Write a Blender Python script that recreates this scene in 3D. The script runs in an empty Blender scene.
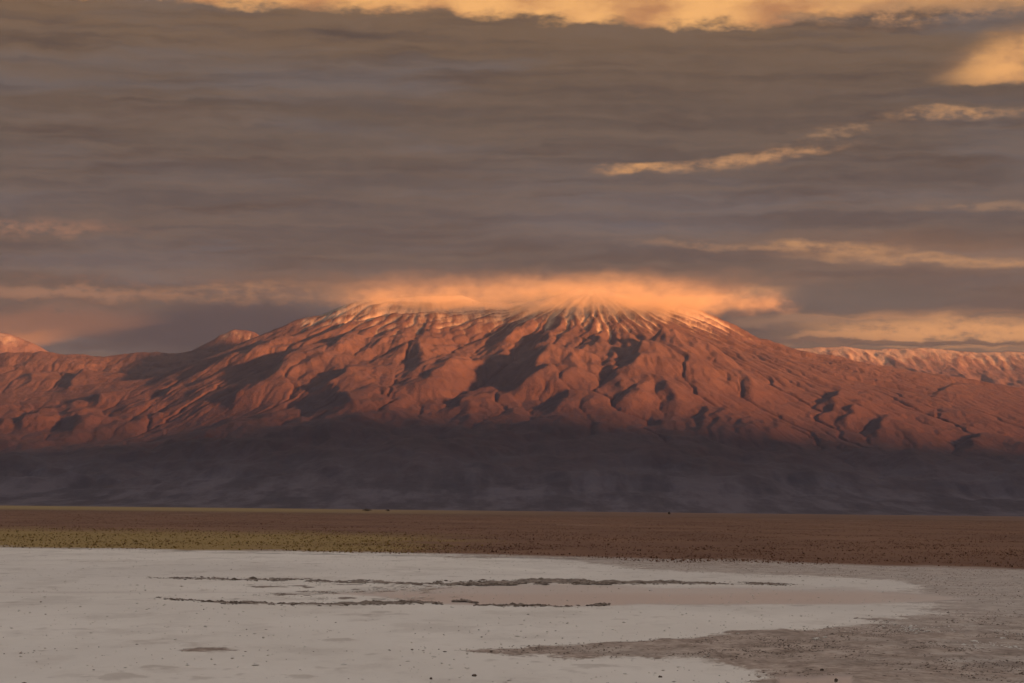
import bpy, math, time
import numpy as np

T0 = time.time()
R = math.radians
rng = np.random.default_rng(7)
sc = bpy.context.scene
col = sc.collection

# ------------------------------------------------------------------ camera numbers
W, H = 1024, 683
PXA = 36.0 / 100.0 / W                 # tangent per pixel, 100 mm lens on a 36 mm sensor
CAM_H = 8.0
PITCH = math.atan(168.5 * PXA)
ROLL = R(0.62)

def px_angles(px, py):
    """direction of a pixel -> (x/y, z/y) slopes in world space"""
    a = (np.asarray(px, float) - W / 2) * PXA
    b = -(np.asarray(py, float) - H / 2) * PXA
    ca, sa = math.cos(ROLL), math.sin(ROLL)
    # rolled camera: horizon falls to the right in the picture
    a2 = a * ca - b * sa
    b2 = a * sa + b * ca
    y = math.cos(PITCH) - b2 * math.sin(PITCH)
    z = math.sin(PITCH) + b2 * math.cos(PITCH)
    return a2 / y, z / y

def world_to_px(x, y, z):
    dz = z - CAM_H
    f = y * math.cos(PITCH) + dz * math.sin(PITCH)
    u = -y * math.sin(PITCH) + dz * math.cos(PITCH)
    a2 = x / f; b2 = u / f
    ca, sa = math.cos(ROLL), math.sin(ROLL)
    a = a2 * ca + b2 * sa
    b = -a2 * sa + b2 * ca
    return a / PXA + W / 2, H / 2 - b / PXA

def W3(px, py, Y):
    sx, sz = px_angles(px, py)
    return sx * Y, Y, CAM_H + sz * Y

# ------------------------------------------------------------------ numpy noise
def _hash(ix, iy, seed):
    h = (ix.astype(np.int64) * 374761393 + iy.astype(np.int64) * 668265263 + seed * 1442695041) & 0xffffffff
    h = ((h ^ (h >> 13)) * 1274126177) & 0xffffffff
    h = (h ^ (h >> 16)) & 0xffffffff
    return h

def perlin(x, y, seed=0):
    ix = np.floor(x); iy = np.floor(y)
    fx = x - ix; fy = y - iy
    ix = ix.astype(np.int64); iy = iy.astype(np.int64)
    u = fx * fx * fx * (fx * (fx * 6 - 15) + 10); v = fy * fy * fy * (fy * (fy * 6 - 15) + 10)
    def g(dx, dy):
        a = _hash(ix + dx, iy + dy, seed).astype(np.float64) * (2 * math.pi / 4294967296.0)
        return np.cos(a) * (fx - dx) + np.sin(a) * (fy - dy)
    n0 = g(0, 0) * (1 - u) + g(1, 0) * u
    n1 = g(0, 1) * (1 - u) + g(1, 1) * u
    return (n0 * (1 - v) + n1 * v) * 1.5

def fbm(x, y, o=5, seed=0, gain=.5):
    s = 0; a = 1
    for k in range(o):
        s = s + a * perlin(x, y, seed + k * 17); x = x * 2.03 + 11.3; y = y * 2.03 - 7.1; a *= gain
    return s

def ridged(x, y, o=4, seed=0, gain=.5):
    s = 0; a = 1
    for k in range(o):
        s = s + a * (1 - 2 * np.abs(perlin(x, y, seed + k * 13))); x = x * 2.1 + 5.3; y = y * 2.1 + 9.1; a *= gain
    return s

def sstep(a, b, x):
    t = np.clip((x - a) / (b - a), 0, 1); return t * t * (3 - 2 * t)

# ------------------------------------------------------------------ mesh helpers
def grid_mesh(name, X, Y, Z, attrs=None, smooth=True):
    ny, nx = X.shape
    co = np.stack([X, Y, Z], -1).reshape(-1, 3).astype(np.float32)
    i = np.arange(ny * nx).reshape(ny, nx)
    q = np.stack([i[:-1, :-1], i[:-1, 1:], i[1:, 1:], i[1:, :-1]], -1).reshape(-1, 4)
    return raw_mesh(name, co, q, attrs, smooth)

def raw_mesh(name, co, faces, attrs=None, smooth=True):
    n = faces.shape[1]
    me = bpy.data.meshes.new(name)
    me.vertices.add(len(co)); me.vertices.foreach_set('co', np.ascontiguousarray(co, np.float32).ravel())
    me.loops.add(faces.size); me.loops.foreach_set('vertex_index', faces.ravel().astype(np.int32))
    me.polygons.add(len(faces))
    me.polygons.foreach_set('loop_start', (np.arange(len(faces)) * n).astype(np.int32))
    me.polygons.foreach_set('use_smooth', np.full(len(faces), smooth))
    if attrs:
        for k, v in attrs.items():
            if v.ndim > 1 and v.shape[-1] == 3:
                a = me.attributes.new(k, 'FLOAT_VECTOR', 'POINT'); a.data.foreach_set('vector', v.ravel().astype(np.float32))
            else:
                a = me.attributes.new(k, 'FLOAT', 'POINT'); a.data.foreach_set('value', v.ravel().astype(np.float32))
    me.update(calc_edges=True)
    return me

def link(name, me, mat, kind=None, label=None, cat=None, group=None):
    o = bpy.data.objects.new(name, me); col.objects.link(o)
    if mat: me.materials.append(mat)
    if kind: o['kind'] = kind
    if label: o['label'] = label
    if cat: o['category'] = cat
    if group: o['group'] = group
    return o

# ------------------------------------------------------------------ node helper
class N:
    """tiny expression builder over shader math nodes"""
    def __init__(s, nt): s.nt = nt
    def node(s, t, **kw):
        n = s.nt.nodes.new(t)
        for k, v in kw.items(): setattr(n, k, v)
        return n
    def put(s, sock, v):
        if isinstance(v, E): s.nt.links.new(v.s, sock)
        elif isinstance(v, (tuple, list)):
            sock.default_value = tuple(v) if len(v) == len(sock.default_value) else tuple(v) + (1,)
        else: sock.default_value = v
    def m(s, op, a, b=0.0, c=0.0, clamp=False):
        n = s.node('ShaderNodeMath', operation=op, use_clamp=clamp)
        s.put(n.inputs[0], a); s.put(n.inputs[1], b); s.put(n.inputs[2], c)
        return E(s, n.outputs[0])
    def ss(s, a, b, x):
        n = s.node('ShaderNodeMapRange', interpolation_type='SMOOTHSTEP')
        s.put(n.inputs[0], x); s.put(n.inputs[1], a); s.put(n.inputs[2], b); n.inputs[3].default_value = 0; n.inputs[4].default_value = 1
        return E(s, n.outputs[0])
    def lin(s, a, b, x):
        n = s.node('ShaderNodeMapRange', clamp=True)
        s.put(n.inputs[0], x); s.put(n.inputs[1], a); s.put(n.inputs[2], b); n.inputs[3].default_value = 0; n.inputs[4].default_value = 1
        return E(s, n.outputs[0])
    def vec(s, x, y, z=0.0):
        n = s.node('ShaderNodeCombineXYZ'); s.put(n.inputs[0], x); s.put(n.inputs[1], y); s.put(n.inputs[2], z)
        return E(s, n.outputs[0])
    def sep(s, v):
        n = s.node('ShaderNodeSeparateXYZ'); s.put(n.inputs[0], v); return [E(s, n.outputs[k]) for k in range(3)]
    def noise(s, v, scale=1.0, detail=4.0, rough=.55, dist=0.0, raw=False):
        n = s.node('ShaderNodeTexNoise'); s.put(n.inputs['Vector'], v)
        n.inputs['Scale'].default_value = scale; n.inputs['Detail'].default_value = detail
        n.inputs['Roughness'].default_value = rough; n.inputs['Distortion'].default_value = dist
        return E(s, n.outputs['Fac'])
    def mix(s, f, a, b, mode='MIX'):
        n = s.node('ShaderNodeMix', data_type='RGBA', blend_type=mode)
        s.put(n.inputs[0], f); s.put(n.inputs[6], a); s.put(n.inputs[7], b)
        return E(s, n.outputs[2])
    def attr(s, name):
        n = s.node('ShaderNodeAttribute', attribute_name=name); return E(s, n.outputs['Fac'])
    def ramp(s, x, stops):
        n = s.node('ShaderNodeValToRGB'); s.put(n.inputs[0], x)
        el = n.color_ramp.elements
        while len(el) > 1: el.remove(el[-1])
        el[0].position = stops[0][0]; el[0].color = tuple(stops[0][1]) + (1,)
        for p, c in stops[1:]:
            e = el.new(p); e.color = tuple(c) + (1,)
        return E(s, n.outputs[0])
class E:
    def __init__(s, b, sock): s.b = b; s.s = sock
    def __add__(s, o): return s.b.m('ADD', s, o)
    __radd__ = __add__
    def __mul__(s, o): return s.b.m('MULTIPLY', s, o)
    __rmul__ = __mul__
    def __sub__(s, o): return s.b.m('SUBTRACT', s, o)
    def __rsub__(s, o): return s.b.m('SUBTRACT', o, s)
    def __truediv__(s, o): return s.b.m('DIVIDE', s, o)

def s2l(r, g, b):
    f = lambda c: ((c / 255 + .055) / 1.055) ** 2.4 if c > 10 else c / 255 / 12.92
    return (f(r), f(g), f(b))

def new_mat(name):
    m = bpy.data.materials.new(name); m.use_nodes = True
    nt = m.node_tree; nt.nodes.clear()
    out = nt.nodes.new('ShaderNodeOutputMaterial')
    return m, N(nt), out
def principled(b, out, color, rough=.9, bump=None, bump_dist=1.0, bump_str=1.0, spec=.2):
    p = b.node('ShaderNodeBsdfPrincipled'); b.put(p.inputs['Base Color'], color); b.put(p.inputs['Roughness'], rough)
    p.inputs['Specular IOR Level'].default_value = spec
    if bump is not None:
        bn = b.node('ShaderNodeBump'); bn.inputs['Strength'].default_value = bump_str; bn.inputs['Distance'].default_value = bump_dist
        b.put(bn.inputs['Height'], bump); b.nt.links.new(bn.outputs[0], p.inputs['Normal'])
    b.nt.links.new(p.outputs[0], out.inputs[0]); return p

# ------------------------------------------------------------------ light numbers
EXPO = 2.0
SUN_EL = R(8.0)
SUN_AZ = R(52)       # to the right of straight behind the camera
S = np.array([math.sin(SUN_AZ) * math.cos(SUN_EL), -math.cos(SUN_AZ) * math.cos(SUN_EL), math.sin(SUN_EL)])

# ================================================================== MOUNTAINS
def seg_dist(X, Y, P):
    """distance to a polyline, signed side (+ = right hand side when walking the line), and arc parameter"""
    best = np.full(X.shape, 1e12); side = np.zeros(X.shape); par = np.zeros(X.shape)
    n = len(P) - 1
    for k in range(n):
        ax, ay = P[k][:2]; bx, by = P[k + 1][:2]
        dx, dy = bx - ax, by - ay; L2 = dx * dx + dy * dy + 1e-9
        t = ((X - ax) * dx + (Y - ay) * dy) / L2; tc = np.clip(t, 0, 1)
        ex = X - (ax + tc * dx); ey = Y - (ay + tc * dy)
        d = ex * ex + ey * ey
        m = d < best
        best = np.where(m, d, best); side = np.where(m, (ex * dy - ey * dx) / math.sqrt(L2), side); par = np.where(m, k + tc, par)
    return np.sqrt(best), side, par

def smax(a, b, k):
    h = np.clip(.5 + .5 * (a - b) / k, 0, 1); return b + (a - b) * h + k * h * (1 - h)

DX, DY = 24.0, 40.0
gx = np.arange(-12600, 13800, DX); gy = np.arange(25000, 50500, DY)
GX, GY = np.meshgrid(gx, gy)

def crest(pts, slope=.5, L=5000.):
    P = [W3(px, py, Y) for px, py, Y in pts]
    d, s, par = seg_dist(GX, GY, P)
    z = np.interp(par, np.arange(len(P)), [p[2] for p in P])
    return z - slope * L * np.log1p(d / L)

# the volcano: for every bearing the height of its skyline, then a concave flank down to the basin
COL, _r = world_to_px(GX, GY, np.full_like(GX, CAM_H))
def sky_h(pts):
    c = np.array([p[0] for p in pts], float); h = np.array([504.6 + .0107 * p[0] - p[1] for p in pts])
    v = np.interp(COL, c, h)
    return v
SK = [(-400, 408), (-100, 400), (60, 391), (150, 381), (205, 361), (250, 343), (300, 325), (345, 311), (400, 306), (470, 307), (520, 306), (560, 300), (590, 293), (645, 300), (700, 314), (730, 326), (760, 341), (800, 352), (850, 361), (1000, 384), (1150, 404), (1500, 420)]
YC = np.interp(COL, [-400, 150, 300, 590, 1024, 1500], [43500, 43800, 44700, 45500, 44800, 44500])
warp = fbm(GX / 5200, GY / 5200, 3, 3)
tt = (GY - 26200) / (YC - 26200) + .025 * warp
tf = np.clip(tt, 0, 1)
shape = .33 * tf + .67 * tf ** 2.0
Zt = sky_h(SK) * PXA * YC
Z = sky_h(SK) * shape * PXA * (26200 + tf * (YC - 26200)) - np.maximum(GY - YC, 0) * .32
# summit cone and the long shoulder left of it
def crest(pts, slope=.5, L=5000.):
    P = [W3(px, py, Y) for px, py, Y in pts]
    d, s_, par = seg_dist(GX, GY, P)
    z = np.interp(par, np.arange(len(P)), [p[2] for p in P])
    return z - slope * L * np.log1p(d / L)
Z = smax(Z, crest([(576, 290, 45500), (604, 290, 45500)], .42, 12000), 130)
Z = smax(Z, crest([(352, 313, 44700), (400, 303, 45000), (462, 301, 45100)], .47, 11000), 130)
# plateau behind on the left, its own far crest
M = crest([(-250, 352, 46800), (0, 353, 46800), (110, 354, 46800), (190, 353, 46800), (250, 353, 46800)], .32, 7000)
Z = smax(Z, M, 90)
M = crest([(236, 330, 48300), (252, 330, 48300)], .55, 5000)
Z = smax(Z, M, 50)

def base_at(x, y):
    i = (x - gx[0]) / DX; j = (y - gy[0]) / DY
    i0 = np.clip(int(i), 0, len(gx) - 2); j0 = np.clip(int(j), 0, len(gy) - 2)
    return Zb[j0, i0]
Zb = Z.copy()
YY = np.arange(26000, 47500, 60.0)
def on_base(px, py):
    """point of the base slope seen at a pixel"""
    sx, sz = px_angles(px, py)
    xs = sx * YY; zs = CAM_H + sz * YY
    i = np.clip(((xs - gx[0]) / DX).astype(int), 0, len(gx) - 1); j = np.clip(((YY - gy[0]) / DY).astype(int), 0, len(gy) - 1)
    hit = np.nonzero(Zb[j, i] >= zs)[0]
    k = hit[0] if len(hit) else len(YY) - 1
    return float(xs[k]), float(YY[k])

ADD = np.zeros_like(Z)
def spur(pts, h, wl, wr, taper=(.0, .0), flip=False):
    """asymmetric ridge: steep side wl metres wide on the left, gentle side wr on the right"""
    P = [on_base(px, py) for px, py in pts]
    n = len(P) - 1
    xs = [p[0] for p in P]; ys = [p[1] for p in P]; r = 3.2 * max(wl, wr)
    i0, i1 = np.searchsorted(gx, [min(xs) - r, max(xs) + r]); j0, j1 = np.searchsorted(gy, [min(ys) - r, max(ys) + r])
    if i1 - i0 < 3 or j1 - j0 < 3: return
    X = GX[j0:j1, i0:i1]; Y = GY[j0:j1, i0:i1]
    wx = X + 90 * perlin(X / 420, Y / 420, 71); wy = Y + 90 * perlin(X / 420, Y / 420, 72)
    d, s, par = seg_dist(wx, wy, P)
    # points run from the top (far) to the bottom (near); s < 0 is the east side
    tp = list(taper) if len(taper) == 5 else [taper[0], .8, 1, .85, taper[1]]
    hh = np.interp(par, np.linspace(0, n, 5), tp)
    w_ = np.where(s < 0, wr, wl); along = np.sqrt(np.maximum(d * d - s * s, 0))
    q = np.sqrt((s / w_) ** 2 + (along / (.8 * min(wl, wr) + 60)) ** 2)
    ADD[j0:j1, i0:i1] += h * hh * np.exp(-q ** 1.5)

def mound(px, py, h, rx, ry):
    x, y = on_base(px, py)
    r = 3 * max(rx, ry)
    i0, i1 = np.searchsorted(gx, [x - r, x + r]); j0, j1 = np.searchsorted(gy, [y - r, y + r])
    X = GX[j0:j1, i0:i1]; Y = GY[j0:j1, i0:i1]
    ADD[j0:j1, i0:i1] += h * np.exp(-((X - x) / rx) ** 2 - ((Y - y) / ry) ** 2)

#@@SPURS
spur([(540, 322), (510, 350), (486, 374), (462, 400)], -140, 330, 330, (.0, .25, .6, .9, 1))
# central ravine: the great shadow below the summit
spur([(578, 305), (563, 328), (549, 348), (541, 366), (534, 384), (528, 398)], 250, 200, 700, (.12, .4, .75, 1, .6))
spur([(528, 330), (512, 346), (500, 360), (492, 372)], 60, 90, 240, (.3, .5))
spur([(505, 372), (496, 382), (484, 394)], 60, 90, 240, (.4, .5))
spur([(556, 366), (545, 376), (532, 390)], 150, 160, 500)
spur([(556, 384), (540, 392), (520, 404)], 130, 150, 500)
spur([(505, 308), (488, 322), (474, 338), (466, 356)], 60, 150, 420)
spur([(537, 306), (520, 324), (509, 345), (498, 366), (490, 380)], 95, 170, 420)
spur([(440, 310), (428, 330), (425, 352)], 40, 150, 600)
# right of the ravine
spur([(592, 352), (583, 366), (575, 378), (566, 393)], 120, 130, 330, (.2, .3))
spur([(598, 342), (607, 362), (617, 385), (630, 410)], 120, 130, 330, (.1, .6))
spur([(664, 357), (650, 366), (640, 378), (633, 394)], 260, 190, 900, (.9, .2))
spur([(662, 396), (674, 404), (680, 418)], 190, 180, 500, (.5, .4))
spur([(645, 392), (640, 400), (636, 412)], 110, 130, 300, (.4, .3))
mound(690, 376, 160, 700, 1500)
# left flank
spur([(300, 345), (270, 352), (235, 362), (200, 378)], 120, 150, 700, (.4, .2))
spur([(314, 360), (298, 368), (285, 380), (268, 394)], 260, 200, 1100, (.5, .3))
spur([(345, 348), (338, 354), (334, 362)], 150, 120, 700, (.8, .5))
spur([(362, 376), (345, 382), (334, 392), (340, 404), (350, 410)], 150, 140, 700, (.4, .6))
spur([(246, 396), (240, 402), (236, 408)], 110, 120, 500, (.6, .5))
spur([(410, 345), (420, 362), (425, 376)], 110, 150, 420, (.2, .6))
spur([(450, 374), (436, 384), (426, 396)], 120, 130, 500, (.4, .4))
spur([(470, 396), (464, 404), (458, 412)], 160, 150, 700, (.6, .5))
spur([(566, 402), (560, 412), (548, 418)], 140, 140, 700, (.7, .4))
# right flank
spur([(850, 398), (838, 406), (826, 418)], 120, 120, 700, (.6, .4))
spur([(862, 412), (853, 420), (848, 428)], 90, 100, 300, (.6, .4))
spur([(892, 424), (884, 430), (876, 442)], 150, 150, 800, (.6, .4))
spur([(985, 440), (975, 448), (965, 456)], 110, 130, 900, (.6, .4))
spur([(970, 388), (952, 391), (938, 399)], 60, 90, 900, (.4, .4))
spur([(748, 388), (752, 395), (750, 403)], 80, 90, 300, (.6, .4))
for k in range(6):
    x = 706 + k * 13.5; y = 421 + k * 2.6
    spur([(x + 6, y - 2), (x - 1, y + 6), (x - 6, y + 15)], 85, 85, 190, (.7, .4))
# left plain of lava hills
spur([(92, 376), (80, 380), (68, 392)], 120, 110, 700, (.7, .4))
spur([(110, 396), (104, 402), (100, 408)], 110, 120, 500, (.6, .4))
spur([(50, 410), (36, 420), (20, 432)], 110, 110, 600, (.4, .3))
spur([(38, 376), (32, 380), (28, 386)], 90, 100, 350, (.6, .4))
spur([(86, 414), (78, 424), (70, 438)], 100, 110, 400, (.4, .3))
spur([(176, 392), (170, 396), (166, 402)], 70, 90, 350, (.6, .4))
#@@END
# radial ribs round the summit and the shoulder
def ribs(px, Y, k, amp, r0, r1, r2, seed, half=None):
    x0, y0, _z = W3(px, 300, Y)
    dx = GX - x0; dy = y0 - GY
    r_ = np.hypot(dx, dy) + 1; th_ = np.arctan2(dx, dy)
    w_ = fbm(GX / 1400, GY / 1400, 3, seed) * .05
    n_ = ridged((th_ + w_) * k, r_ / 5200 + seed, 4, seed + 3, .55)
    m_ = sstep(r0, r1, r_) * (1 - sstep(r1 * 1.3, r2, r_)) * (dy > -600)
    return n_ * amp * m_
Z = Z + ribs(592, 45700, 7.5, 46, 100, 1500, 9500, 301)
Z = Z + ribs(592, 45700, 15, 22, 60, 900, 7500, 331)
Z = Z + ribs(430, 45600, 9.0, 30, 300, 1800, 7000, 311) * sstep(470, 400, COL)
lump_zone = sstep(29500, 34500, GY) * (1 - sstep(41000, 43800, GY)) * (.55 + .45 * sstep(700, 350, COL))
lm = sstep(-.3, .5, fbm(GX / 2600, GY / 2600, 2, 88))
lump = np.maximum(fbm(GX / 620, GY / 1000, 4, 31), -.15) * 80 * lm + np.maximum(fbm(GX / 1500, GY / 2400, 3, 39), -.1) * 110
hi = sstep(1500, 2700, Z)
Z += sstep(28500, 32000, GY) * (1 - sstep(37000, 40000, GY)) * np.maximum(fbm(GX / 1300 + .2, GY / 2300, 4, 143), -.12) * 150
Z = Z + ADD * (1 + .15 * fbm(GX / 500, GY / 500, 2, 5)) + lump * lump_zone + sstep(27500, 36000, GY) * (fbm(GX / 420, GY / 600, 4, 51) * (10 - 7 * hi))
Z += sstep(26500, 29000, GY) * (1 - sstep(36000, 40000, GY)) * ridged(GX / 1100, GY / 3000, 5, 17, .6) * 22
Z += hi * ridged(GX / 430, GY / 2300, 4, 11, .6) * 9
Z += (COL < 330) * sstep(43800, 45600, GY) * fbm(GX / 900, GY / 1500, 4, 57) * 55

# ---- stream power erosion: cuts gullies down the slopes
def erode(Z, iters, K, talus=None):
    ny, nx = Z.shape; Nn = nx * ny
    idx = np.arange(Nn).reshape(ny, nx)
    for it in range(iters):
        Zp = np.pad(Z, 1, mode='edge'); ip = np.pad(idx, 1, mode='edge')
        best = np.zeros((ny, nx)); rec = idx.copy(); dist = np.full((ny, nx), 1.0)
        for dj in (-1, 0, 1):
            for di in (-1, 0, 1):
                if dj == 0 and di == 0: continue
                dd = math.hypot(dj * DY, di * DX)
                s = (Z - Zp[1 + dj:1 + dj + ny, 1 + di:1 + di + nx]) / dd
                s = s * (1 + .15 * (rng.random((ny, nx)) - .5))
                m = s > best
                best = np.where(m, s, best); rec = np.where(m, ip[1 + dj:1 + dj + ny, 1 + di:1 + di + nx], rec); dist = np.where(m, dd, dist)
        order = np.argsort(Z.ravel(), kind='stable')
        r = rec.ravel().tolist(); A = [1.0] * Nn
        ol = order.tolist()
        for k in reversed(ol):
            q = r[k]
            if q != k: A[q] += A[k]
        F = (K * np.sqrt(np.array(A) * (DX * DY / 1e4)) / dist.ravel()).tolist()
        z = Z.ravel().tolist()
        for k in ol:
            q = r[k]
            if q != k:
                zq = z[q]
                if z[k] > zq: z[k] = (z[k] + F[k] * zq) / (1 + F[k])
        Z = np.array(z).reshape(ny, nx)
        # hillslope creep
        Zp = np.pad(Z, 1, mode='edge')
        Z = Z + .03 * (Zp[:-2, 1:-1] + Zp[2:, 1:-1] - 2 * Z) + .025 * (Zp[1:-1, :-2] + Zp[1:-1, 2:] - 2 * Z)
    return Z, np.array(A).reshape(ny, nx)
Z0 = Z.copy()
Zr, AREA = erode(Z, 9, 1.9)
amt = sstep(28500, 33000, GY)
Z = Z0 + (Zr - Z0) * amt
Z += fbm(GX / 150, GY / 240, 3, 91) * 5 *  sstep(28000, 34000, GY)
Z += (ridged(GX / 330 + .15 * fbm(GX / 900, GY / 900, 2, 5), GY / 800, 4, 97, .62) * 4 - 2) * sstep(31000, 36000, GY)
Z = np.where(GY < 26200, np.minimum(Z, -2 + 0 * Z), Z)
# local relief -> where snow lies (ribs and gully flanks keep different amounts)
def blur(A, n):
    for _ in range(n):
        A = (np.roll(A, 1, 0) + np.roll(A, -1, 0) + 2 * A) / 4; A = (np.roll(A, 1, 1) + np.roll(A, -1, 1) + 2 * A) / 4
    return A
relief = (Z - blur(Z, 10))
print('terrain', round(time.time() - T0, 1))

def mountain_material(name, snow_lo, snow_hi, rock_a, rock_b, snow=(.40, .34, .255)):
    m, b, out = new_mat(name)
    tc = b.node('ShaderNodeNewGeometry'); P = E(b, tc.outputs['Position'])
    x, y, z = b.sep(P)
    n1 = b.noise(b.vec(x * .0011, y * .0005, z * .002), 1, 5, .6)
    n2 = b.noise(b.vec(x * .006, y * .0028, z * .006), 1, 4, .6)
    n3 = b.noise(b.vec(x * .0045, y * .0011, z * .0004), 1, 5, .65)
    c = b.mix(b.ss(.3, .7, n1), rock_a, rock_b)
    c = b.mix(b.ss(.42, .65, n2) * .6, c, tuple(v * .62 for v in rock_a))
    nf = b.noise(b.vec(x * .0042, y * .0006, 8.0), 1, 5, .62)
    fan_haze = b.ss(900, 60, z + (n1 - .5) * 700)  # alluvial foot of the slope, low haze painted into its paler violet colour
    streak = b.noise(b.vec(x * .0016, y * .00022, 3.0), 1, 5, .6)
    c = b.mix(b.ss(2700, 1100, z + (n1 - .5) * 500) * .80, c, tuple(v * w_ for v, w_ in zip(rock_a, (.62, .54, .62))))  # lower flanks darker and redder: dimming low sunlight painted into the rock colour
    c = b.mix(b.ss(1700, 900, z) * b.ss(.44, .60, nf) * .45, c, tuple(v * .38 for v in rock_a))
    c = b.mix(fan_haze * .8, c, b.mix(b.ss(.42, .60, streak * .5 + nf * .5), (.048, .039, .047), (.122, .101, .117)))
    rel = b.attr('relief')
    sn = b.ss(snow_lo, snow_hi, z + (n3 - .5) * 900 + (n2 - .5) * 300 - rel * 11.0)
    sn = sn * b.ss(.25, .5, n2 + sn * .5)
    c = b.mix(sn * .85, c, snow)
    principled(b, out, c, .95, bump=b.noise(b.vec(x * .012, y * .0085, z * .01), 1, 7, .7), bump_dist=40, bump_str=.7, spec=.1)
    return m
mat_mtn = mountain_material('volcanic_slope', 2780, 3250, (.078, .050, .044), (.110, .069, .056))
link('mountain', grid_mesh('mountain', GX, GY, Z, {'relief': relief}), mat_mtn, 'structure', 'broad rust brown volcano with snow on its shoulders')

# ---- far snowy range on the right, its rim hidden by cloud
def far_range(name, pts, Yc, xr, depth, mat, label, hump=None):
    fx = np.arange(xr[0], xr[1], 30.0); fy = np.arange(Yc - depth, Yc + 3000, 55.0)
    X, Y = np.meshgrid(fx, fy)
    P = [W3(px, py, Yc) for px, py in pts]
    top = np.interp(X, [p[0] for p in P], [p[2] for p in P])
    top = top + fbm(X / 900, X * 0 + 3.3, 4, 8) * 35
    d = np.abs(Y - Yc)
    z = top - .42 * 4200 * (1 - np.exp(-d / 4200))
    z = z + ridged(X / 620 + .12 * Y / 620, Y / 2400, 4, 19) * 45 * sstep(0, 500, d) + fbm(X / 300, Y / 500, 3, 23) * 14
    return link(name, grid_mesh(name, X, Y, z, {'relief': z - blur(z, 8)}), mat, 'structure', label)
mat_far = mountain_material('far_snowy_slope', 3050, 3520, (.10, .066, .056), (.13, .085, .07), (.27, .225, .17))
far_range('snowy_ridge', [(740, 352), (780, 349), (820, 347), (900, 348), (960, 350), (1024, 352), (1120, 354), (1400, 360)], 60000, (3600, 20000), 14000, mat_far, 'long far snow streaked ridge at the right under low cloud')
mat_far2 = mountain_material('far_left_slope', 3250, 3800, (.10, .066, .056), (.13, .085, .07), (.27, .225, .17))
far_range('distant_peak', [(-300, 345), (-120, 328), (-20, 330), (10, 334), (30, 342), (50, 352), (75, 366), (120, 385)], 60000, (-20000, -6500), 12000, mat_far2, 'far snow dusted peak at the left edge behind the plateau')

# ---- unseen range added off to the right, crest shaped to shade basin and foothills
t0 = 36000.0
sh = S[:2] / np.linalg.norm(S[:2]); perp = np.array([-sh[1], sh[0]])
C0 = np.array([0, 41500.]) + sh * t0
u = np.arange(-62000, 26000, 400.0); v = np.arange(-7000, 7001, 300.0)
U, V = np.meshgrid(u, v)
XX = C0[0] + perp[0] * U + sh[0] * V; YY2 = C0[1] + perp[1] * U + sh[1] * V
Uc = np.clip(U, -14000, 14000)
crest_h = 520 - .175 * Uc + t0 * math.tan(SUN_EL) + 380 * fbm(U / 3000, U * 0, 4, 61)
RZ = crest_h * np.exp(-(np.abs(V) / 3000) ** 1.4) + ridged(U / 2500, V / 3500, 4, 66) * 160 * sstep(300, 2500, np.abs(V)) * np.exp(-(V / 6000) ** 2) * 1.0 - 120
m_r, b_, o_ = new_mat('range_rock')
principled(b_, o_, (.28, .17, .13), .95)
link('shade_hills', grid_mesh('shade_hills', XX, YY2, RZ), m_r, 'structure', 'bare mountain range added out of frame to the right for shade')

# ================================================================== GROUND
#@@GROUND
th = np.linspace(-.24, .24, 620)
rr = np.concatenate([np.geomspace(60, 1500, 560), np.geomspace(1500, 30000, 160)[1:], [45000., 70000, 110000.]])
TH, RR = np.meshgrid(th, rr)
X = RR * np.tan(TH); Y = RR.copy()
PX, PY = world_to_px(X, Y, np.zeros_like(X))
HZ = 504.0 + PX * 11.0 / 1024
def band(a, b, soft=1.0):
    return sstep(-soft, soft, PY - a) * sstep(-soft, soft, b - PY)
nA = fbm(X / 26, Y / 60, 5, 101); nB = fbm(X / 7, Y / 16, 4, 111); nC = fbm(X / 90, Y / 260, 4, 121); nD = fbm(X / 2.2, Y / 5, 3, 131)
def fx_(pts): return np.interp(PX, [p[0] for p in pts], [p[1] for p in pts])
wob = nA * 1.6 + nB * .8
# vegetated basin starts beyond this line
shore = fx_([(-200, 545), (0, 547), (130, 549), (350, 552), (450, 553), (600, 557), (700, 560), (850, 564), (1024, 570), (1200, 575)]) + wob * .8
veg = sstep(1.2, -1.2, PY - shore)
yel = veg * sstep(shore - 22 - HZ * 0, shore - 14, PY + nA * 3) * (1 - sstep(330, 520, PX + nA * 60))
farline = sstep(6.5, 3.5, PY - HZ) * sstep(.8, 2.2, PY - HZ) * (1 - sstep(200, 620, PX + nC * 80))
# salt crust
right_edge = fx_([(0, 2000), (555, 520), (565, 620), (572, 700), (578, 860), (584, 940), (700, 940)]) * 0
salt = 1 - veg
upper = fx_([(-200, 540), (380, 552), (560, 560), (640, 569), (760, 573), (900, 576), (960, 600), (1100, 606)])
salt_a = sstep(-6, 6, PY - upper + wob * 1.6)
right_cut = 1 - sstep(-95, 95, PX - fx_([(0, 700)]) * 0 - np.interp(PY, [545, 570, 577, 585, 600, 612, 622, 640, 660, 683], [560, 720, 850, 930, 930, 930, 925, 660, 720, 735]) + nA * 60 + nB * 30)
tongue = sstep(-3.5, 3.5, (5.5 * sstep(430, 620, PX) + 3 * sstep(400, 470, PX)) - np.abs(PY - np.interp(PX, [380, 620, 720], [651, 650, 648])) + nB * 3.2 - 1.2)
low_right = sstep(-75, 75, PX - np.interp(PY, [600, 612, 624, 640, 652, 664, 683], [960, 940, 880, 650, 640, 715, 742]) + nA * 50 + nB * 26 + nD * 16)
low_right = low_right * sstep(608, 618, PY)
s_amt = salt_a * right_cut * (1 - .85 * tongue) * (1 - .92 * low_right)
streaks = sstep(.35, .75, nA * .5 + nB * .5) * (1 - veg)
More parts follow.
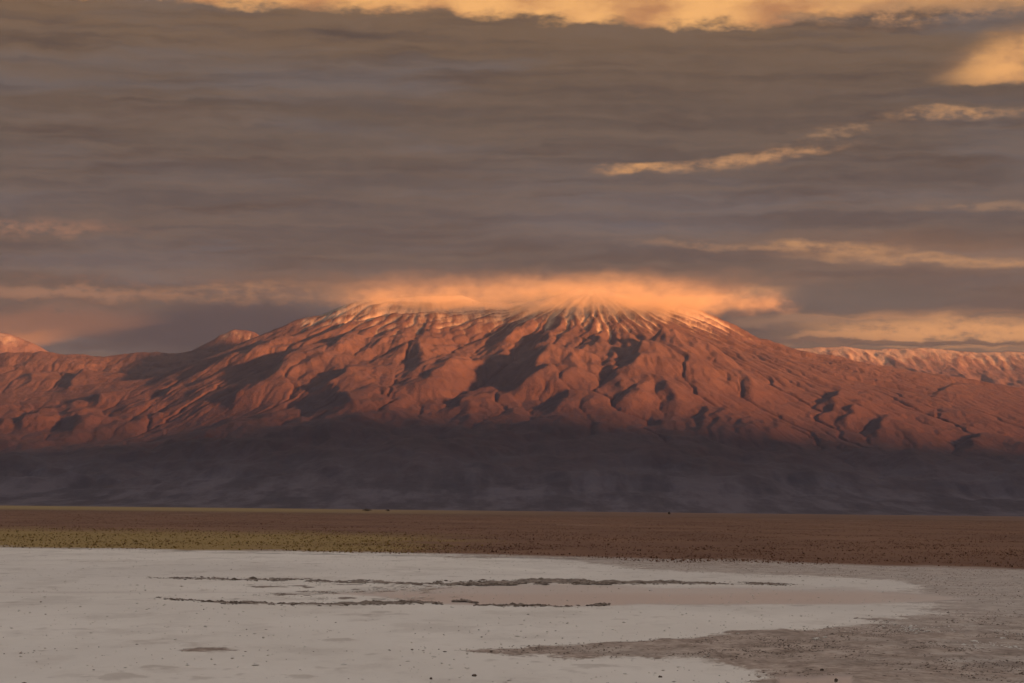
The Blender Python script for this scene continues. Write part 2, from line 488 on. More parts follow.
s_amt = np.maximum(s_amt, .5 * streaks * (1 - veg) * sstep(560, 572, PY))
s_amt *= (1 - .55 * sstep(.1, .8, nB) * sstep(590, 600, PY) * 0.4)
# brine pool
pool_c = np.interp(PX, [200, 380, 430, 620, 930, 1100], [592, 593, 595, 594.5, 597, 600])
pool_h = np.interp(PX, [330, 380, 440, 520, 600, 640, 700, 860, 930, 990], [0, 3, 8.5, 11, 11, 8.5, 8.5, 7, 4, -2])
pool = sstep(-2.0, 2.0, pool_h - np.abs(PY - pool_c) + nB * .7)
pink = pool * sstep(590, 596, PY + nA * 2) * (1 - sstep(800, 960, PX))
pond2 = sstep(-2, 2, 42 - np.abs(PX - 815) + nA * 10) * sstep(673.5, 676.5, PY + nB * 1.2)
pink = np.maximum(pink, pond2 * .9)
# mud banks (little scarps facing the camera)
def line(pts, w, wobble=1.0):
    yy = fx_(pts); wv = np.interp(PX, [p[0] for p in pts], [p[2] for p in pts])
    return sstep(.05, .5, wv) * sstep(-.9, .9, wv * w * (.50 + .35 * nC + .25 * nA) - .30 + .5 * nA - np.abs(PY - yy + wob * wobble * .55) + nB * .9 + nD * .9)
bank = line([(-50, 577, .0), (0, 577, .0), (120, 577.5, .0), (190, 579, .25), (300, 581, .9), (420, 583.5, 1.9), (510, 584, 2.6), (530, 581.5, 3.2), (680, 583, 2.2), (745, 584, 1.1), (800, 585, .0), (1100, 589, .0)], 1.0, .6)
bank = np.maximum(bank, line([(150, 598, 0), (195, 601, 1.2), (230, 603.5, 2.0), (330, 605, 1.6), (440, 603, 1.8), (463, 601, 1.5), (480, 603, 0)], 1.0, .6))
bank = np.maximum(bank, line([(470, 605, 0), (500, 605.5, 1.0), (560, 606.5, .8), (600, 605, .6), (615, 604, 0)], 1.0, .6))
grey = line([(-50, 546, .3), (130, 550, .8), (250, 553, 1.2), (480, 557, 1.2), (620, 560, .6), (800, 563, 0)], 1.0, .4) * .7
rough_zone = sstep(200, 260, PX) * (1 - sstep(430, 480, PX)) * band(584, 603, 3) * sstep(-.1, .35, nB)
speck = sstep(.55, .75, nB * .6 + nD * .55)
bank_all = np.clip(bank + .8 * rough_zone * sstep(-.05, .4, nD), 0, 1)
near = 1 - sstep(1400, 2500, RR)
Zg = near * (.05 * nB * (1 - pool) + .05 * nD * (1 - pool) + .13 * bank * (1 + .7 * nD) + .07 * low_right * (1 - pond2) * np.abs(nD) - .10 * pool - .1 * pond2 + .25 * veg * np.abs(nA) * .5)
attrs = {'veg': veg, 'yel': yel, 'farline': farline, 'salt': s_amt, 'pink': pink, 'wet': np.maximum(pool, pond2), 'bank': bank_all, 'grey': grey, 'speck': speck, 'stain': sstep(-.5, .6, nC + .5 * nA), 'crack': sstep(.25, .6, nB) * sstep(-.3, .3, nA)}
m, b, out = new_mat('basin_ground')
g = b.node('ShaderNodeNewGeometry'); x, y, z = b.sep(E(b, g.outputs['Position']))
f1 = b.noise(b.vec(x * .35, y * .16), 1, 6, .65); f2 = b.noise(b.vec(x * .05, y * .02), 1, 5, .6); f3 = b.noise(b.vec(x * 1.9, y * .9), 1, 3, .6)
f4 = b.noise(b.vec(x * .004, y * .0009), 1, 6, .7); f5 = b.noise(b.vec(x * .012, y * .0035), 1, 5, .65)
mud = b.mix(b.ss(.32, .66, f1 * .6 + f3 * .4), (.17, .120, .092), (.50, .40, .335))
mud = b.mix(b.ss(.53, .66, f2 * .5 + f1 * .5) * .55, mud, (.58, .52, .46))
mud = b.mix(b.ss(.5, .7, f2) * .3, mud, (.30, .27, .25))
saltc = b.mix(b.ss(.25, .75, f2), (.70, .64, .57), (.78, .72, .65))
saltc = b.mix(b.ss(.58, .72, f1) * .35, saltc, (.58, .50, .43))
c = b.mix(b.ss(.35, .65, b.attr('salt') + (f1 - .5) * 1.3 + (f3 - .5) * .9), mud, saltc)
c = b.mix(b.attr('stain') * .40, c, (.54, .49, .45))
f6 = b.noise(b.vec(x * .11, y * .035), 1, 7, .68)
c = b.mix(b.ss(.50, .64, f6) * .35, c, (.46, .40, .35))
c = b.mix(b.attr('crack') * b.ss(.45, .65, f1) * .35, c, (.40, .33, .28))
c = b.mix(b.attr('speck') * .35, c, (.30, .24, .20))
c = b.mix(b.attr('grey'), c, (.20, .17, .15))
c = b.mix(b.attr('wet') * .85, c, b.mix(f2, (.42, .365, .34), (.49, .42, .38)))
c = b.mix(b.attr('pink') * .55, c, (.47, .34, .285))
c = b.mix(b.ss(.15, .5, b.attr('bank') + (f3 - .5) * .9 + (f1 - .5) * .5) * .95, c, b.mix(b.ss(.35, .62, f3 * .6 + f1 * .4), (.07, .052, .040), (.28, .215, .17)))
soil = b.mix(b.ss(.3, .7, f5), (.125, .052, .027), (.195, .092, .050))
soil = b.mix(b.ss(2200, 4800, y) * .6, soil, (.10, .048, .028))
soil = b.mix(b.ss(.56, .68, f4) * .6, soil, (.34, .22, .155))
soil = b.mix(b.attr('yel') * b.ss(.25, .6, f5 + .1), soil, (.27, .175, .052))
soil = b.mix(b.attr('farline') * .8, soil, (.26, .18, .06))
c = b.mix(b.attr('veg'), c, soil)
rg = b.m('SUBTRACT', .92, b.attr('wet') * .42)
p = principled(b, out, c, rg, bump=f3 + f1 * 1.5, bump_dist=.05, bump_str=.7, spec=.3)
link('ground', grid_mesh('ground', X, Y, Zg, attrs), m, 'structure', 'flat salt basin with white crust in front and brown scrub plain behind')
# wider plain around it so that the basin continues to both sides and behind
ring = []
m2, b, out = new_mat('outer_plain')
g = b.node('ShaderNodeNewGeometry'); x, y, z = b.sep(E(b, g.outputs['Position']))
principled(b, out, b.mix(b.noise(b.vec(x * .003, y * .002), 1, 5, .6), (.16, .09, .055), (.42, .37, .33)), .95)
co = np.array([(-120000, -60000, -.6), (120000, -60000, -.6), (120000, 120000, -.6), (-120000, 120000, -.6)], float)
link('terrain', raw_mesh('terrain', co, np.array([[0, 1, 2, 3]]), smooth=False), m2, 'structure', 'wide desert plain stretching out on all sides')

# ---- shallow brine in the pools
m3, b, out = new_mat('brine')
g = b.node('ShaderNodeNewGeometry'); x, y, z = b.sep(E(b, g.outputs['Position']))
wv = b.noise(b.vec(x * 1.2, y * .5), 1, 3, .6)
principled(b, out, b.mix(b.noise(b.vec(x * .02, y * .01), 1, 3), (.33, .27, .25), (.42, .33, .30)), .38, bump=wv, bump_dist=.03, bump_str=.5, spec=.5)

# ---- scrub and tussock: too many to count
def tufts(name, n_try, keep, hgt, colr, mat, label, dmax=4500, dmin=430, blades=5):
    n = n_try
    r = dmin * (dmax / dmin) ** (rng.random(n) ** .8)
    t = rng.uniform(-.205, .205, n)
    x = r * t; y = r
    px, py = world_to_px(x, y, np.zeros(n))
    k = rng.random(n) < keep(px, py, x, y, r)
    x, y, r = x[k], y[k], r[k]; n = len(x)
    h = hgt * rng.lognormal(0, .35, n) * (1 + .35 * sstep(1200, 4000, r)); w = h * rng.uniform(.6, 1.3, n)
    vs = []; fs = []; sh_ = []
    tint = rng.random(n)
    for j in range(blades):
        a = rng.uniform(0, 2 * math.pi, n); rr_ = rng.uniform(.0, .35, n) * w
        cx = x + np.cos(a) * rr_; cy = y + np.sin(a) * rr_
        a2 = a + rng.uniform(-.8, .8, n) + math.pi / 2
        bw = w * rng.uniform(.22, .45, n)
        lean = rng.uniform(.1, .55, n) * w; hh = h * rng.uniform(.55, 1.1, n)
        p0 = np.stack([cx - np.cos(a2) * bw, cy - np.sin(a2) * bw, np.full(n, -.05)], -1)
        p1 = np.stack([cx + np.cos(a2) * bw, cy + np.sin(a2) * bw, np.full(n, -.05)], -1)
        q1 = np.stack([cx + np.cos(a) * lean + np.cos(a2) * bw * .5, cy + np.sin(a) * lean + np.sin(a2) * bw * .5, hh * .8], -1)
        q0 = np.stack([cx + np.cos(a) * lean * 1.2 - np.cos(a2) * bw * .6, cy + np.sin(a) * lean * 1.2 - np.sin(a2) * bw * .6, hh], -1)
        vs.append(np.stack([p0, p1, q1, q0], 1).reshape(-1, 3)); sh_.append(np.repeat(tint, 4))
    co = np.concatenate(vs); f = np.arange(len(co)).reshape(-1, 4)
    print(name, n)
    return link(name, raw_mesh(name, co, f, {'tint': np.concatenate(sh_)}, smooth=False), mat, 'stuff', label)
def leaf_mat(name, cols):
    m, b, out = new_mat(name)
    principled(b, out, b.ramp(b.attr('tint'), cols), .85, spec=.1); return m
def shore_at(px): return np.interp(px, [-200, 0, 130, 350, 450, 600, 700, 850, 1024, 1200], [545, 547, 549, 552, 553, 557, 560, 564, 570, 575])
def hz_at(px): return 504 + px * 11 / 1024
def keep_brown(px, py, x, y, r):
    n_ = fbm(x / 40, y / 110, 3, 201)
    y_ = sstep(-22, -14, py - shore_at(px) + n_ * 3) * (1 - sstep(330, 520, px + n_ * 60))
    return (py < shore_at(px) + 1 + n_ * 3) * (1 - .9 * y_) * np.clip(.45 + n_ * .9 + .5 * fbm(x / 9, y / 20, 2, 207), .04, 1)
def keep_yel(px, py, x, y, r):
    n_ = fbm(x / 40, y / 110, 3, 201)
    y_ = sstep(-22, -14, py - shore_at(px) + n_ * 3) * (1 - sstep(330, 520, px + n_ * 60)) * (py < shore_at(px) + .5 + n_ * 1.5)
    fl = (py - hz_at(px) < 6) * (1 - sstep(200, 620, px))
    return np.maximum(y_ * np.clip(.6 + n_ * .5, .1, 1), fl * .5)
mb = leaf_mat('dry_scrub', [(0, (.085, .042, .026)), (.3, (.17, .085, .053)), (.8, (.24, .125, .075)), (1, (.33, .21, .14))])
my = leaf_mat('yellow_tussock', [(0, (.17, .105, .035)), (.4, (.26, .17, .052)), (.8, (.36, .24, .08)), (1, (.30, .24, .09))])
tufts('shrub_cover', 230000, keep_brown, .15, None, mb, 'low reddish brown scrub scattered over the far plain', blades=4)
tufts('grass', 110000, keep_yel, .19, None, my, 'yellow green tussock grass along the far shore at the left', blades=5)

# ---- broken crust and clods along banks and mud
ico_v = np.array([(0, 0, 1), (.9, 0, .35), (.28, .85, .45), (-.72, .52, .3), (-.72, -.52, .45), (.28, -.85, .3), (0, 0, -.3)], float)
ico_f = np.array([(0, 1, 2), (0, 2, 3), (0, 3, 4), (0, 4, 5), (0, 5, 1), (6, 2, 1), (6, 3, 2), (6, 4, 3), (6, 5, 4), (6, 1, 5)])
def clods(name, x, y, size, mat, label, flat=.6):
    n = len(x)
    s = size * rng.lognormal(0, .4, n); a = rng.uniform(0, 6.28, n)
    V = ico_v[None] * (1 + .35 * (rng.random((n, 7, 1)) - .5))
    ex = rng.uniform(.7, 1.8, n)
    vx = (V[..., 0] * ex[:, None]); vy = V[..., 1]
    Xc = (vx * np.cos(a)[:, None] - vy * np.sin(a)[:, None]) * s[:, None] + x[:, None]
    Yc = (vx * np.sin(a)[:, None] + vy * np.cos(a)[:, None]) * s[:, None] + y[:, None]
    Zc = V[..., 2] * s[:, None] * flat
    co = np.stack([Xc, Yc, Zc], -1).reshape(-1, 3)
    f = (ico_f[None] + (np.arange(n) * 7)[:, None, None]).reshape(-1, 3)
    t = np.repeat(rng.random(n), 7)
    return link(name, raw_mesh(name, co, f, {'tint': t}, smooth=False), mat, 'stuff', label)
def sample_mask(mask, n, power=1.0):
    area = RR * RR * np.gradient(rr)[:, None] / RR
    wgt = (mask ** power * area / RR).ravel(); wgt = np.where(RR.ravel() < 1400, wgt, 0); wgt /= wgt.sum()
    k = rng.choice(len(wgt), n, p=wgt)
    i, j = k // len(th), k % len(th)
    r = rr[i] + (rng.random(n) - .5) * np.gradient(rr)[i]; t = th[j] + (rng.random(n) - .5) * (th[1] - th[0])
    return r * np.tan(t), r
inview = (np.abs(TH) < .19) * 1.0
mm = leaf_mat('mud_clod', [(0, (.06, .045, .035)), (.6, (.15, .11, .085)), (1, (.30, .25, .21))])
ms = leaf_mat('salt_clod', [(0, (.55, .49, .44)), (1, (.76, .72, .66))])
x_, y_ = sample_mask(bank * inview * sstep(-.5, .5, nD + nB), 40000); clods('mud_crust', x_, y_, .10, leaf_mat('crust', [(0, (.08, .06, .045)), (.6, (.19, .145, .115)), (1, (.36, .30, .25))]), 'dark broken mud crust along the low banks of the salt flat')
x_, y_ = sample_mask((low_right * (1 - pond2) + tongue * .8 + .012 * (1 - veg) * (1 - pool) + .5 * (1 - veg) * (1 - salt_a)) * inview, 26000)
clods('mud_rubble', x_, y_, .042, leaf_mat('rubble', [(0, (.11, .08, .065)), (.6, (.25, .19, .155)), (1, (.45, .38, .32))]), 'small brown rubble strewn over the muddy part of the flat')
x_, y_ = sample_mask((low_right * sstep(0, .5, nA) * (1 - pond2) + .5 * rough_zone + .02 * s_amt) * inview, 9000)
clods('salt_rubble', x_, y_, .06, ms, 'white salt crumbs lying on the brown mud')
# ---- single blocks that stand out
def lump_mesh(name, w, h, seed):
    import bmesh
    bm = bmesh.new(); bmesh.ops.create_icosphere(bm, subdivisions=3, radius=1.0)
    r_ = np.random.default_rng(seed); off = r_.uniform(0, 50, 3)
    for v in bm.verts:
        p = np.array(v.co)
        n = fbm(np.array([p[0] * 1.6 + off[0]]), np.array([p[1] * 1.6 + p[2] * 1.3 + off[1]]), 4, seed)[0]
        k = 1 + .42 * n
        v.co = (p[0] * k * w * .5, p[1] * k * w * .38, max(p[2] * k * h * .72 + h * .25, -.05))
    me = bpy.data.meshes.new(name); bm.to_mesh(me); bm.free(); return me
def block_mat(name, a, c_):
    m, b, out = new_mat(name)
    tc = b.node('ShaderNodeTexCoord'); n = b.noise(E(b, tc.outputs['Object']), 14, 5, .65)
    principled(b, out, b.mix(b.ss(.35, .65, n), a, c_), .9, bump=n, bump_dist=.03); return m
m_salt = block_mat('block_salt', (.50, .45, .40), (.80, .76, .70)); m_dark = block_mat('block_mud', (.07, .05, .04), (.18, .13, .10))
def ground_pt(px, py):
    sx, sz = px_angles(px, py); Y = -CAM_H / sz; return sx * Y, Y
for k, (px, py, w_, h_, mt, nm, lab) in enumerate([
    (817, 640, .42, .17, m_salt, 'salt_block', 'larger white salt block on brown mud, left one of a close pair at right'),
    (825, 638, .34, .12, m_salt, 'salt_block', 'smaller white salt block on brown mud, right one of a close pair at right'),
    (1003, 639, .48, .12, m_salt, 'salt_block', 'low white salt block on brown mud beside the right edge'),
    (822, 671, .20, .13, m_dark, 'stone', 'dark stone just above the small pink pool at bottom right'),
    (836, 681, .20, .12, m_dark, 'stone', 'dark stone at the lower rim of the small pink pool'),
    (431, 679, .15, .08, m_dark, 'stone', 'dark brown stone on white salt, leftmost of three near the bottom edge'),
    (474, 676, .24, .09, m_dark, 'stone', 'widest dark brown stone on white salt near the bottom edge, middle one of three'),
    (660, 677, .17, .07, m_dark, 'stone', 'dark stone on white salt, rightmost of three near the bottom edge')]):
    gx_, gy_ = ground_pt(px, py)
    o = link(nm, lump_mesh(nm, w_, h_, 400 + k), mt, None, lab, 'salt block' if nm == 'salt_block' else 'stone', 'salt blocks on the mud' if nm == 'salt_block' else 'dark stones near the camera')
    o.location = (gx_, gy_, 0); o.rotation_euler = (0, 0, k * .9)
def bush(px, Y, w_, h_, lab, seed):
    r_ = np.random.default_rng(seed); n = 900
    a = r_.uniform(0, 6.28, n); q = r_.random(n) ** .5; zz = r_.random(n)
    prof_ = np.sqrt(np.clip(1 - (zz * .95) ** 2, 0, 1)) * (.75 + .35 * np.sin(a * 3 + seed))
    P = np.stack([np.cos(a) * q * prof_ * w_ / 2, np.sin(a) * q * prof_ * w_ / 2, zz * h_ * (.8 + .3 * np.cos(a * 2))], -1)
    d1 = r_.normal(size=(n, 3)); d1 /= np.linalg.norm(d1, axis=1)[:, None]; d2 = np.cross(d1, r_.normal(size=(n, 3))); d2 /= np.linalg.norm(d2, axis=1)[:, None]
    L_ = h_ * .10
    co = np.stack([P - d1 * L_, P + d2 * L_ * .6, P + d1 * L_, P - d2 * L_ * .6], 1).reshape(-1, 3)
    x0 = px_angles(px, 512)[0] * Y
    root = bpy.data.objects.new('bush', None); col.objects.link(root); root.location = (x0, Y, 0)
    root['label'] = lab; root['category'] = 'bush'; root['group'] = 'bushes on the skyline of the plain'
    f = link('foliage', raw_mesh('foliage', co, np.arange(4 * n).reshape(-1, 4), {'tint': np.repeat(r_.random(n), 4)}, smooth=False), mbush); f.parent = root
    sv = []; 
    for k in range(7):
        a_ = k * .9 + seed; t_ = np.array([math.cos(a_) * w_ * .22, math.sin(a_) * w_ * .22, h_ * .6]); e = h_ * .02
        sv += [(-e, 0, -.2), (e, 0, -.2), (t_[0] + e * .4, t_[1], t_[2]), (t_[0] - e * .4, t_[1], t_[2]), (0, -e, -.2), (0, e, -.2), (t_[0], t_[1] + e * .4, t_[2]), (t_[0], t_[1] - e * .4, t_[2])]
    st_ = link('stem', raw_mesh('stem', np.array(sv), np.arange(len(sv)).reshape(-1, 4), {'tint': np.zeros(len(sv))}, smooth=False), mbush); st_.parent = root
mbush = leaf_mat('bush_leaf', [(0, (.05, .035, .018)), (1, (.13, .085, .04))])
bush(367, 9000, 34, 7, 'wide dark bush on the skyline left of centre, twice as wide as its right neighbour', 3)
bush(388, 9400, 15, 5.5, 'small dark bush on the skyline just right of the wide one', 5)
bush(669, 9200, 10, 7.5, 'lone upright dark bush on the skyline right of centre', 8)
#@@END
print('ground', round(time.time() - T0, 1))

# ================================================================== SKY
def build_world():
    w = bpy.data.worlds.new('World'); sc.world = w; w.use_nodes = True
    nt = w.node_tree; nt.nodes.clear(); b = N(nt)
    out = nt.nodes.new('ShaderNodeOutputWorld')
    sky = b.node('ShaderNodeTexSky'); sky.sky_type = 'NISHITA'; sky.sun_disc = False
    sky.sun_elevation = SUN_EL; sky.sun_rotation = math.pi - SUN_AZ; sky.altitude = 2300
    tc = b.node('ShaderNodeTexCoord'); D = E(b, tc.outputs['Generated'])
    dx, dy, dz = b.sep(D)
    # azimuth (degrees right of the mountain) and elevation (degrees) of the direction
    az = b.m('ARCTAN2', dx, dy) * (180 / math.pi)
    el = b.m('ARCSINE', dz) * (180 / math.pi)
    K = 180 / math.pi * PXA
    # world angles expressed on a convenient scale: hundredths of the field
    U = az / K + 512
    # elevation scale with the 0.62 degree tilt of the cloud layers
    V = 510.2 - el / K + (U - 512) * (.0108)
    w1 = b.noise(b.vec(U * .006, V * .022, 3.1), 1, 6, .6)
    w2 = b.noise(b.vec(U * .022, V * .05, 9.1), 1, 5, .6)
    Uw = U + (w1 - .5) * 60; Vw = V + (w1 - .5) * 26 + (w2 - .5) * 16
    st = b.noise(b.vec(Uw * .0022, Vw * .018, 1.0), 1, 5, .55)
    st2 = b.noise(b.vec(U * .004 + 5, Vw * .035, 7.0), 1, 5, .6)
    fine = b.noise(b.vec(Uw * .035, Vw * .07, 2.0), 1, 5, .62)
    base = b.ramp(b.lin(0, 560, Vw), [(0, s2l(122, 96, 72)), (.10, s2l(110, 89, 70)), (.17, s2l(99, 82, 68)), (.25, s2l(97, 83, 72)), (.38, s2l(92, 81, 75)), (.46, s2l(91, 78, 69)), (.52, s2l(98, 79, 65)), (.60, s2l(84, 72, 65)), (.75, s2l(74, 67, 65)), (1, s2l(70, 66, 68))])
    c = b.mix(b.ss(.47, .66, st) * .8, base, s2l(107, 97, 93))
    c = b.mix(b.ss(.50, .32, st2) * .75, c, s2l(84, 69, 59))
    c = b.mix(b.ss(.58, .75, st2) * b.ss(120, 190, V) * b.ss(290, 240, V) * .8, c, s2l(98, 95, 98))
    st3 = b.noise(b.vec(Uw * .0035 + 2, Vw * .07, 5.0), 1, 5, .62)
    c = b.mix(b.ss(.46, .64, st3) * .35, c, s2l(118, 98, 82))
    c = b.mix(b.ss(.52, .36, st3) * .30, c, s2l(76, 66, 62))
    c = b.mix(b.ss(.45, .65, fine) * .12, c, s2l(128, 106, 88))
    fine2 = b.noise(b.vec(Uw * .012, Vw * .022, 12.0), 1, 5, .5)
    def ell(u0, v0, ru, rv, tilt=0.0, soft=.55, wu=Uw, wv=Vw):
        du = (wu - u0); dv = (wv - v0) + du * tilt
        d = b.m('SQRT', (du / ru) * (du / ru) + (dv / rv) * (dv / rv))
        return b.ss(1.0 + soft, 1.0 - soft, d)
    def add(mask, colr, amt=1.0):
        nonlocal c
        c = b.mix(mask * amt, c, colr)
    w3 = b.noise(b.vec(U * .020, V * .060, 21.0), 1, 7, .62)
    w4 = b.noise(b.vec(U * .045, V * .085, 31.0), 1, 6, .6)
    w5 = b.noise(b.vec(U * .11, V * .19, 41.0), 1, 5, .6)
    puff = w3 * .5 + w4 * .3 + w5 * .2
    # slate gap of clear air on the left above the plateau
    add(ell(245, 333, 160, 26, 0, .5), s2l(62, 57, 58), .92)
    # glow bank along the foot of the deck
    V2 = V + (w2 - .5) * 30 + (w4 - .5) * 12
    g1 = b.ss(276, 292, V2) * b.ss(309, 301, V2)
    add(g1 * b.ss(-60, 60, U) * b.ss(860, 740, U + (w2 - .5) * 200) * b.ss(.45, .60, puff), s2l(140, 98, 70), .7)
    add(b.ss(262, 282, V2) * b.ss(306, 296, V2) * b.ss(140, 320, U) * b.ss(760, 700, U), s2l(116, 86, 68), .5)
    add(ell(560, 291, 190, 15, 0, .8, Uw, V2), s2l(160, 112, 80), .75)
    add(ell(600, 294, 85, 13, 0, .9, Uw, V2), s2l(215, 144, 90), .7)
    add(ell(742, 298, 50, 9, .05, .5) * b.ss(.40, .52, puff), s2l(206, 146, 96), .9)
    add(ell(845, 300, 120, 14, 0, .6), s2l(92, 84, 76), .7)
    add(ell(262, 293, 95, 9, 0, .6) * b.ss(.40, .58, puff), s2l(156, 112, 80), .85)
    # left glow
    add(ell(25, 330, 90, 15, .1, .7) * b.ss(.38, .52, puff + .05), s2l(150, 98, 70), .7)
    add(ell(15, 346, 45, 9, .1, .7), s2l(196, 120, 72), .7)
    add(ell(80, 322, 60, 6, .0, .7), s2l(120, 84, 66), .6)
    add(ell(70, 296, 90, 6, .02, .6) * b.ss(.40, .54, puff), s2l(146, 106, 80), .9)
    add(ell(40, 233, 80, 7, -.02, .8) * b.ss(.42, .58, puff), s2l(150, 110, 86), .9)
    # right: lit stripes over the far range
    sr = b.noise(b.vec(Uw * .006, Vw * .075, 4.0), 1, 6, .62)
    mr = b.ss(735, 830, U) * b.ss(308, 326, V + (w2 - .5) * 16)
    add(mr, s2l(118, 92, 72), .9)
    add(mr * b.ss(.46, .60, sr), s2l(180, 126, 84), .85)
    add(ell(970, 333, 130, 12, -.03, .6) * b.ss(.36, .54, puff), s2l(226, 158, 98), .8)
    add(ell(790, 322, 60, 5, .02, .7), s2l(150, 112, 84), .6)
    add(ell(870, 344, 190, 3.2, -.02, .4), s2l(78, 66, 60), .7)
    add(ell(830, 249, 70, 6, -.06, .6) * b.ss(.36, .60, puff), s2l(206, 150, 98), .9)
    add(ell(950, 264, 130, 4.5, -.05, .6) * b.ss(.32, .60, puff), s2l(206, 150, 98), .85)
    add(ell(930, 255, 160, 16, -.05, .7), s2l(150, 112, 84), .4)
    add(ell(720, 246, 60, 3, -.02, .8) * b.ss(.42, .55, puff), s2l(160, 120, 88), .7)
    add(ell(985, 211, 60, 2.6, 0, .8) * b.ss(.40, .55, puff), s2l(150, 118, 92), .7)
    # tilted streak right of centre
    add(ell(634, 169, 36, 5, .04, .5) * b.ss(.32, .60, puff), s2l(216, 156, 98), .95)
    add(ell(735, 160, 90, 6, .12, .6) * b.ss(.40, .62, puff), s2l(196, 144, 98), .9)
    add(ell(835, 136, 60, 4, .14, .6) * b.ss(.42, .64, puff), s2l(166, 128, 94), .8)
    add(ell(965, 121, 60, 5, .02, .6) * b.ss(.40, .62, puff), s2l(200, 148, 100), .9)
    # bright top
    edge = b.ramp(b.lin(0, 1100, U), [(0, (0, 0, 0)), (.12, (0, 0, 0)), (.20, (.22,) * 3), (.40, (.36,) * 3), (.50, (.60,) * 3), (.58, (.80,) * 3), (.68, (.80,) * 3), (.76, (.50,) * 3), (.86, (.30,) * 3), (1, (.2,) * 3)])
    tb = b.ss(6, -8, V - b.sep(edge)[0] * 34 + (w2 - .5) * 34 + (puff - .5) * 34)
    add(tb, b.mix(b.ss(.36, .62, fine2 * .75 + puff * .25), s2l(188, 130, 86), s2l(250, 184, 112)), .95)
    add(ell(890, 16, 130, 14, .02, .6) * b.ss(.42, .64, puff), s2l(208, 152, 102), .85)
    add(ell(960, 6, 120, 10, 0, .7), s2l(176, 134, 96), .6)
    tr = ell(1024, 70, 66, 27, .1, .6) * b.ss(94, 88, V + (w4 - .5) * 16)
    add(tr, b.mix(b.ss(.38, .62, fine2 * .75 + puff * .25), s2l(164, 120, 86), s2l(246, 178, 108)), .92)
    vis = c
    # rest of the hemisphere: the deck goes on, thinner and brighter overhead, glowing towards the low sun
    cl = b.noise(b.vec(dx * 2.2 / (dz + .25), dy * 2.2 / (dz + .25), 0.0), 1, 5, .6)
    nis = b.mix(1.0, E(b, sky.outputs[0]), (.11, .11, .11), 'MULTIPLY')
    over = b.mix(b.ss(.35, .62, cl), nis, b.mix(b.ss(.4, .7, cl), OVER_A, OVER_B))
    sd = b.m('ADD', dx * float(S[0]), b.m('ADD', dy * float(S[1]), dz * float(S[2])))
    over = b.mix(b.ss(.55, 1.0, sd) * b.ss(40, 5, el) * .8, over, (1.5, .80, .40))
    c = b.mix(b.ss(15.5, 26, el + (w1 - .5) * 4), vis, over)
    c = b.mix(b.ss(.80, .35, dy), c, over)
    bg = b.node('ShaderNodeBackground'); b.put(bg.inputs[0], c); bg.inputs[1].default_value = .25
    nt.links.new(bg.outputs[0], out.inputs[0])
OVER_A, OVER_B = (.60, .54, .49), (.95, .84, .74)
build_world()

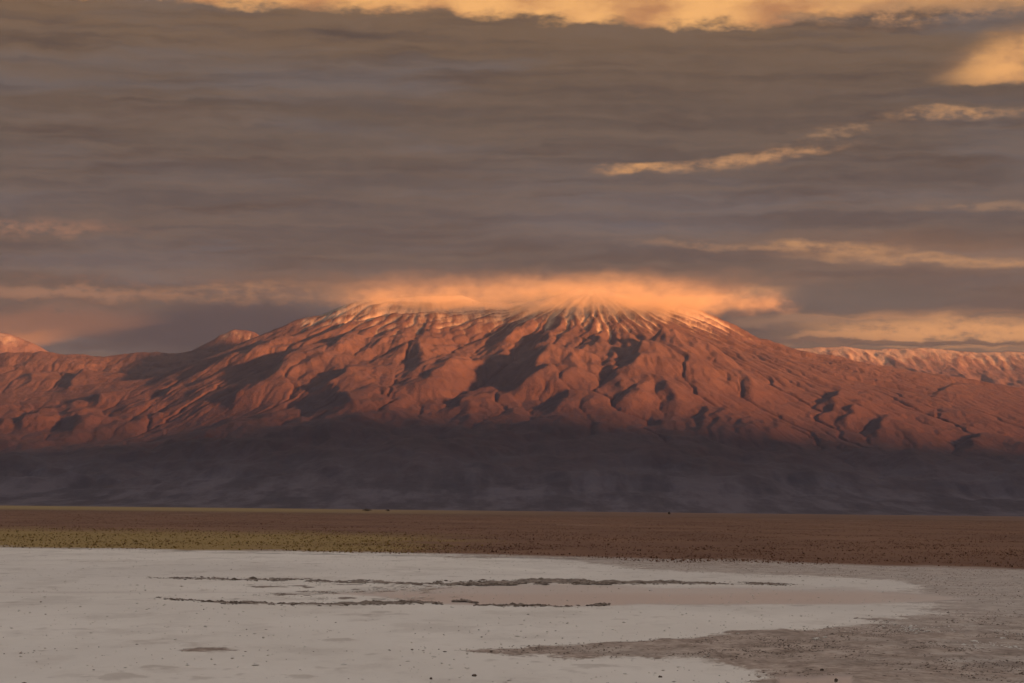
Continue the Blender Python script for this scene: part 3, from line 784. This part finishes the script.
# ================================================================== CLOUD ON THE SUMMIT
def cloud_mesh(name, x0, x1, y0, y1, z0, z1):
    v = np.array([(x, y, z) for x in (x0, x1) for y in (y0, y1) for z in (z0, z1)], float)
    f = np.array([(0, 1, 3, 2), (4, 6, 7, 5), (0, 4, 5, 1), (2, 3, 7, 6), (0, 2, 6, 4), (1, 5, 7, 3)])
    return raw_mesh(name, v, f, smooth=False)
def cloud(name, px0, px1, pyb, pyt, Yc, ry, dens, label, seed=0.0, ripple=1.0):
    a = W3(px0, pyb, Yc); c = W3(px1, pyt, Yc)
    zc = (a[2] + c[2]) / 2; rz = abs(c[2] - a[2]) / 2; xc = (a[0] + c[0]) / 2; rx = abs(c[0] - a[0]) / 2
    m, b, out = new_mat(name + '_vapour')
    g = b.node('ShaderNodeTexCoord'); x, y, z = b.sep(E(b, g.outputs['Object']))
    n = b.noise(b.vec(x * .0014 + seed, y * .0008, z * .0028), 1, 4, .6)
    e = b.m('SQRT', (x / rx) * (x / rx) + (y / ry) * (y / ry))
    n2 = b.noise(b.vec(x * .0030 + seed, y * .0012, z * .0055), 1, 5, .65)
    lat = (1.0 - e) * 2.0 + (n - .5) * 3.2
    zz = z / rz
    d = b.ss(.0, 1.0, lat) * b.ss(.0, .30, 1.0 - e) * b.ss(-1.0, -.1, zz + (n2 - .5) * 1.2) * b.ss(.95, -.55, zz + (n - .5) * 1.8) * b.ss(.40, .60, n2 * .65 + n * .35)
    pv = b.node('ShaderNodeVolumePrincipled'); pv.inputs['Color'].default_value = (.66, .55, .36, 1); pv.inputs['Anisotropy'].default_value = -.1
    b.put(pv.inputs['Density'], d * dens)
    b.nt.links.new(pv.outputs[0], out.inputs['Volume'])
    o = link(name, cloud_mesh(name, -rx, rx, -ry, ry, -rz, rz), m, 'stuff', label)
    o.location = (xc, Yc, zc)
    return o
if True:
    cloud('cloud', 300, 800, 317, 272, 44200, 2500, .0005, 'long thin glowing cloud bank lying along the volcano top')
    cloud('cloud', 480, 735, 319, 276, 44000, 1700, .0016, 'bright cloud cap resting on the volcano summit right of centre', 3.7)
    cloud('cloud', 640, 812, 313, 284, 45500, 1200, .0009, 'small ragged lit cloud trailing off the summit cap to the right', 9.1)
    cloud('cloud', 330, 520, 313, 285, 44600, 1300, .0016, 'thin lit cloud veil over the left shoulder of the volcano', 5.3)

# ================================================================== HAZE
m, b, out = new_mat('haze_air')
pv = b.node('ShaderNodeVolumePrincipled'); pv.inputs['Color'].default_value = (.52, .64, 1.0, 1); pv.inputs['Density'].default_value = 2.4e-6
pv.inputs['Anisotropy'].default_value = .1
b.nt.links.new(pv.outputs[0], out.inputs['Volume'])
hz = link('haze', cloud_mesh('haze', -60000, 60000, -40000, 75000, -200, 5600), m, 'stuff', 'thin blue evening haze filling the basin')

# ================================================================== SUN, CAMERA, RENDER
L = bpy.data.lights.new('sun', 'SUN'); L.energy = 5.0; L.angle = R(2.1); L.color = (1.0, .35, .112)
so = bpy.data.objects.new('sun', L); col.objects.link(so)
import mathutils
so.rotation_euler = mathutils.Vector(S).to_track_quat('Z', 'Y').to_euler()

cam = bpy.data.cameras.new('camera'); cam.lens = 100; cam.sensor_width = 36; cam.clip_start = 1; cam.clip_end = 300000
co_ = bpy.data.objects.new('camera', cam); col.objects.link(co_)
co_.location = (0, 0, CAM_H)
Rm = mathutils.Matrix.Rotation(math.pi / 2 + PITCH, 4, 'X') @ mathutils.Matrix.Rotation(ROLL, 4, 'Z')
co_.rotation_euler = Rm.to_euler()
sc.camera = co_
sc.view_settings.view_transform = 'Standard'; sc.view_settings.look = 'None'; sc.view_settings.gamma = 1
sc.view_settings.exposure = EXPO
sc.cycles.use_denoising = True
sc.cycles.volume_bounces = 2
sc.cycles.volume_step_rate = 1.0
sc.cycles.max_bounces = 6
print('done', round(time.time() - T0, 1))
